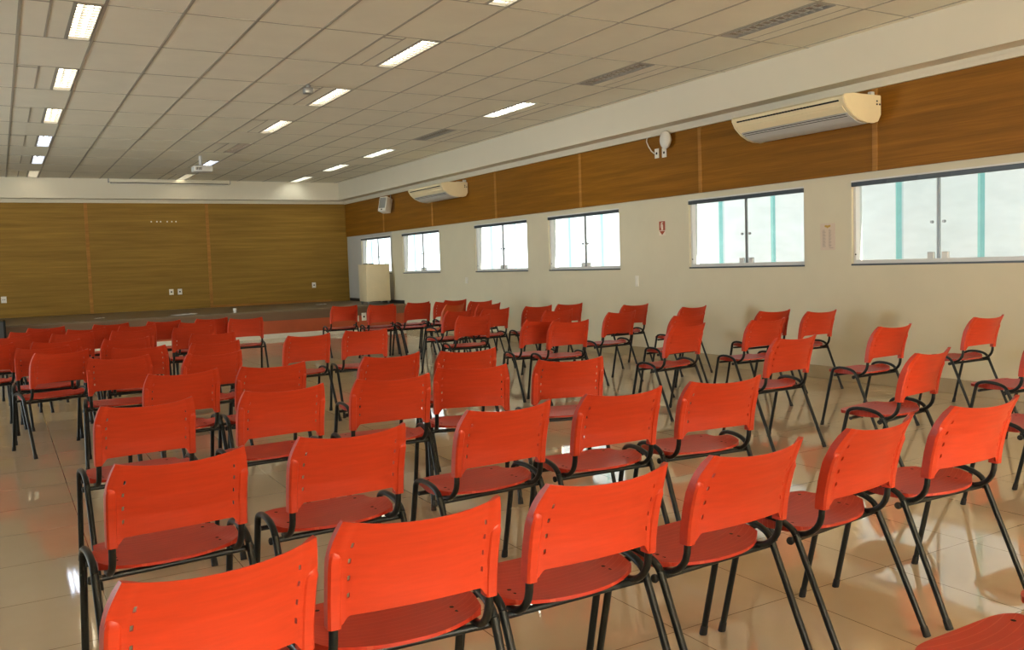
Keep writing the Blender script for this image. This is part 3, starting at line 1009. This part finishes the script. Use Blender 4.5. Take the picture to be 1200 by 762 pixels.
# extinguisher sign
t = empty('extinguisher_sign', (W, 9.176, 1.772), rz=rad(-90))
bm = newbm(); box(bm, -0.066, 0.066, -0.004, 0.0, -0.105, 0.088)
finish(bm, 'plate', M['signwhite'], t)
bm = newbm(); box(bm, -0.060, 0.060, -0.0055, -0.003, -0.040, 0.082)
finish(bm, 'red_field', M['signred'], t)
bm = newbm()
prism(bm, [(-0.056, -0.048), (0.056, -0.048), (0.0, -0.100)], 'y', -0.0055, -0.003)
finish(bm, 'arrow', M['signred'], t)
bm = newbm()
prism(bm, [(-0.012, -0.086), (0.012, -0.086), (0.0, -0.100)], 'y', -0.0062, -0.0053)
finish(bm, 'arrow_tip', M['signdark'], t)
bm = newbm()
prism(bm, [(-0.018, -0.034), (0.020, -0.034), (0.020, 0.030), (0.012, 0.042), (0.006, 0.048), (0.006, 0.060), (0.026, 0.062), (0.026, 0.068), (-0.010, 0.070), (-0.022, 0.060), (-0.030, 0.030), (-0.034, 0.000), (-0.028, -0.002), (-0.022, 0.028), (-0.014, 0.050), (-0.004, 0.058), (-0.004, 0.048), (-0.010, 0.042), (-0.018, 0.030)], 'y', -0.0068, -0.005)
finish(bm, 'pictogram', M['signwhite'], t)
tag(t, 'small red fire extinguisher sign with a down arrow on the wall', 'sign')

# paper notice
t = empty('paper_notice', (W, 6.466, 1.532), rz=rad(-90))
bm = newbm(); box(bm, -0.097, 0.097, -0.003, 0.002, -0.142, 0.142)
finish(bm, 'sheet', M['notice'], t)
bm = newbm()
prism(bm, [(-0.040, 0.118), (-0.030, 0.126), (0.0, 0.120), (0.030, 0.126), (0.040, 0.118), (0.034, 0.104), (0.012, 0.100), (0.0, 0.090), (-0.012, 0.100), (-0.034, 0.104)], 'y', -0.0045, -0.002)
finish(bm, 'emblem', M['gold'], t)
for x0, dx, m3 in ((-0.066, 0.030, 7), (0.016, 0.022, 5)):
    bm = newbm()
    box(bm, x0 - 0.001, x0 + 0.001, -0.004, -0.002, -0.108, 0.075)
    for k in range(15):
        z = 0.072 - k * 0.0125
        box(bm, x0, x0 + dx + 0.006 * ((k * m3) % 3), -0.004, -0.002, z - 0.0028, z + 0.0028)
    bmesh.ops.remove_doubles(bm, verts=bm.verts, dist=1e-6)
    finish(bm, 'print', M['ink'], t)
bm = newbm(); box(bm, 0.02, 0.074, -0.004, -0.002, -0.122, -0.117)
finish(bm, 'print', M['ink'], t)
tag(t, 'faded paper notice with a gold emblem taped to the wall between windows', 'notice')

# security camera on the ceiling grid
t = empty('security_camera', (3.23, 10.06, HC - 0.004))
bm = newbm(); sweep(bm, [(0, 0, 0), (0, 0, -0.035)], 0.028, seg=12)
finish(bm, 'mount', M['grey'], t, 50)
bm = newbm(); box(bm, -0.055, 0.045, -0.05, 0.05, -0.10, -0.03, 0.012)
finish(bm, 'housing', M['grey'], t, 50)
bm = newbm(); sweep(bm, [(0.044, -0.01, -0.055), (0.066, -0.02, -0.060)], 0.022, seg=12)
finish(bm, 'lens', M['white'], t, 50)
tag(t, 'small grey camera fixed to the ceiling beside a lit lamp', 'security camera')

# projector hung from the ceiling
t = empty('projector', (3.33, 16.75, 3.255))
bm = newbm(); box(bm, -0.165, 0.165, -0.13, 0.13, -0.055, 0.050, 0.022, seg=3)
finish(bm, 'body', M['alu'], t, 40)
bm = newbm(); sweep(bm, [(-0.02, 0, 0.045), (-0.02, 0, HC - 3.255)], 0.030, seg=14)
finish(bm, 'mount_pole', M['alu'], t, 50)
bm = newbm(); sweep(bm, [(-0.02, 0, 0.05), (-0.02, 0, 0.065)], 0.085, seg=18)
finish(bm, 'mount_plate', M['grey'], t, 50)
bm = newbm(); sweep(bm, [(0.085, 0.12, 0.0), (0.085, 0.150, 0.0)], 0.038, seg=16)
finish(bm, 'lens', M['dark'], t, 50)
bm = newbm()
for k in range(5): box(bm, -0.130 + k * 0.022, -0.118 + k * 0.022, -0.1325, -0.126, -0.03, 0.02)
finish(bm, 'rear_vent', M['dark'], t)
tag(t, 'white projector hanging from the ceiling toward the stage', 'projector')

# rolled up projection screen
t = empty('projection_screen', (3.50, YB - 0.056, 3.435))
bm = newbm(); box(bm, -1.28, 1.28, -0.055, 0.055, -0.025, 0.052, 0.008)
finish(bm, 'case', M['cream'], t, 40)
bm = newbm(); box(bm, -1.24, 1.24, -0.030, 0.030, -0.062, -0.040, 0.006)
finish(bm, 'bottom_bar', M['white'], t, 40)
bm = newbm(); box(bm, -1.245, 1.245, -0.035, 0.035, -0.040, -0.024)
finish(bm, 'slot', M['dark'], t)
for s in (-1, 1):
    bm = newbm(); box(bm, s * 1.285 - 0.008, s * 1.285 + 0.008, -0.058, 0.058, -0.03, 0.055)
    finish(bm, 'end_cap', M['grey'], t)
tag(t, 'long rolled projection screen under the ceiling above the stage', 'projection screen')

# ------------------------------------------------------------------ lectern and things about the stage
t = empty('lectern', (7.275, 18.60, ST))
bm = newbm(); box(bm, -0.275, 0.275, -0.24, 0.24, 0.065, 0.87, 0.006)
finish(bm, 'cabinet', M['lectern'], t, 40)
bm = newbm(); box(bm, -0.282, 0.282, -0.247, 0.247, 0.868, 0.886, 0.004)
finish(bm, 'top', M['lectern'], t, 40)
bm = newbm(); box(bm, -0.25, -0.06, -0.16, 0.0, 0.886, 0.905, 0.004)
finish(bm, 'reading_ledge', M['slate'], t, 40)
for sx in (-1, 1):
    for sy in (-1, 1):
        bm = newbm()
        sweep(bm, [(sx * 0.235 - 0.012, sy * 0.20, 0.030), (sx * 0.235 + 0.012, sy * 0.20, 0.030)], 0.030, seg=14)
        box(bm, sx * 0.235 - 0.018, sx * 0.235 + 0.018, sy * 0.20 - 0.018, sy * 0.20 + 0.018, 0.045, 0.066)
        finish(bm, 'caster', M['grey'], t, 50)
tag(t, 'cream box lectern on casters on the stage by the far window', 'lectern')

t = empty('equipment_case', (-0.36, 17.55, 0))
bm = newbm(); box(bm, -0.42, 0.42, -0.26, 0.26, 0.0, 0.655, 0.012)
finish(bm, 'body', M['case'], t, 40)
bm = newbm()
for s in (-1, 1):
    box(bm, s * 0.42 - 0.028, s * 0.42 + 0.008, -0.268, 0.268, 0.0, 0.663, 0.004)
finish(bm, 'edge_trim', M['dark'], t)
tag(t, 'dark grey case with black edges before the stage, cut by frame', 'case')

def sheet(x, y, w, l, rz, label):
    bm = newbm()
    n = 6
    vs = [[bm.verts.new((-w / 2 + w * i / n, -l / 2 + l * j / 2, 0.004 + 0.012 * abs(math.sin(i * 1.3)) * (i / n))) for j in range(3)] for i in range(n + 1)]
    for i in range(n):
        for j in range(2):
            bm.faces.new((vs[i][j], vs[i + 1][j], vs[i + 1][j + 1], vs[i][j + 1]))
    o = finish(bm, 'paper_sheet', M['paper'], None, 60, (x, y, ST + 0.001), (0, 0, rz))
    o.modifiers.new('thick', 'SOLIDIFY').thickness = 0.002
    tag(o, label, 'paper')
sheet(1.66, 18.75, 0.16, 0.22, 0.1, 'small white sheet lying on the stage below the first wood seam')
sheet(3.14, 18.30, 0.42, 0.30, 0.25, 'long white sheet lying on the stage edge below the paired outlets')
sheet(6.38, 19.70, 0.22, 0.26, -0.1, 'small white sheet on the stage near the lectern')
bm = newbm()
lathe(bm, [(0.026, 0.0), (0.030, 0.04), (0.036, 0.088), (0.033, 0.088), (0.027, 0.01)], 16)
tag(finish(bm, 'paper_cup', M['paper'], None, 50, (4.06, 18.02, ST)), 'white paper cup standing on the stage edge', 'cup')

# ------------------------------------------------------------------ light
w = bpy.data.worlds.new('sky')
C.world = w
w.use_nodes = True
nt = w.node_tree
bg = nt.nodes['Background']
bg.inputs['Color'].default_value = (0.80, 0.90, 1.0, 1)
bg.inputs['Strength'].default_value = 0.8

def area(name, loc, rot, sx, sy, power, col):
    l = bpy.data.lights.new(name, 'AREA')
    l.shape = 'RECTANGLE'; l.size = sx; l.size_y = sy
    l.energy = power; l.color = col
    o = bpy.data.objects.new(name, l)
    COL.objects.link(o)
    o.location = loc; o.rotation_euler = rot
    return o
# sunlight on the neighbour's wall across the alley, stronger at the far end
area('alley_sunlight', (W + 0.40, 28.0, 2.9), (0, rad(-78), 0), 0.5, 22, 1900, (0.95, 0.98, 1.0))
area('alley_skylight', (W + 0.40, 9.0, 2.9), (0, rad(-78), 0), 0.5, 14, 80, (0.74, 0.90, 1.0))
# patio daylight through the doorways in the opposite wall
for a, b in DOORS:
    area('patio_daylight', (XL - 0.5, (a + b) / 2, 1.25), (0, rad(-90), 0), 2.4, b - a, 146 * (b - a), (0.84, 0.97, 1.0))
# daylight through the wide doorway behind the photographer
area('doorway_daylight', ((DX0 + DX1) / 2, YR - 0.6, 1.85), (rad(93), 0, 0), DX1 - DX0, 2.4, 650, (1.0, 0.89, 0.71))
sl = bpy.data.lights.new('sun', 'SUN')
sl.energy = 75.0; sl.angle = rad(2.0); sl.color = (1.0, 0.93, 0.80)
so = bpy.data.objects.new('sun', sl); COL.objects.link(so)
so.rotation_euler = Vector((-0.04, 0.76, -0.65)).to_track_quat('-Z', 'Y').to_euler()

# ------------------------------------------------------------------ camera
f, yaw, pit, rol, ch = 1032.0986, 0.5259689, 0.0695734, -0.0331753, 1.35752
s, c = math.sin(yaw), math.cos(yaw); sp, cp = math.sin(pit), math.cos(pit)
d = Vector((s * cp, c * cp, -sp)); r = Vector((c, -s, 0)); u = r.cross(d)
r2 = r * math.cos(rol) + u * math.sin(rol)
u2 = -r * math.sin(rol) + u * math.cos(rol)
cam = bpy.data.cameras.new('camera')
co = bpy.data.objects.new('camera', cam)
COL.objects.link(co)
mat = Matrix((r2, u2, -d)).transposed().to_4x4()
mat.translation = (0, 0, ch)
co.matrix_world = mat
cam.sensor_fit = 'HORIZONTAL'
cam.sensor_width = 36.0
cam.lens = f / 1200 * 36.0
cam.clip_start = 0.02
C.camera = co

C.view_settings.view_transform = 'Standard'
C.view_settings.look = 'None'
C.view_settings.exposure = 0.2
C.view_settings.gamma = 1.0
C.view_settings.use_curve_mapping = False
C.cycles.use_denoising = True
C.cycles.max_bounces = 8
C.cycles.diffuse_bounces = 5
C.cycles.glossy_bounces = 4
C.cycles.transparent_max_bounces = 16
C.cycles.sample_clamp_indirect = 6.0
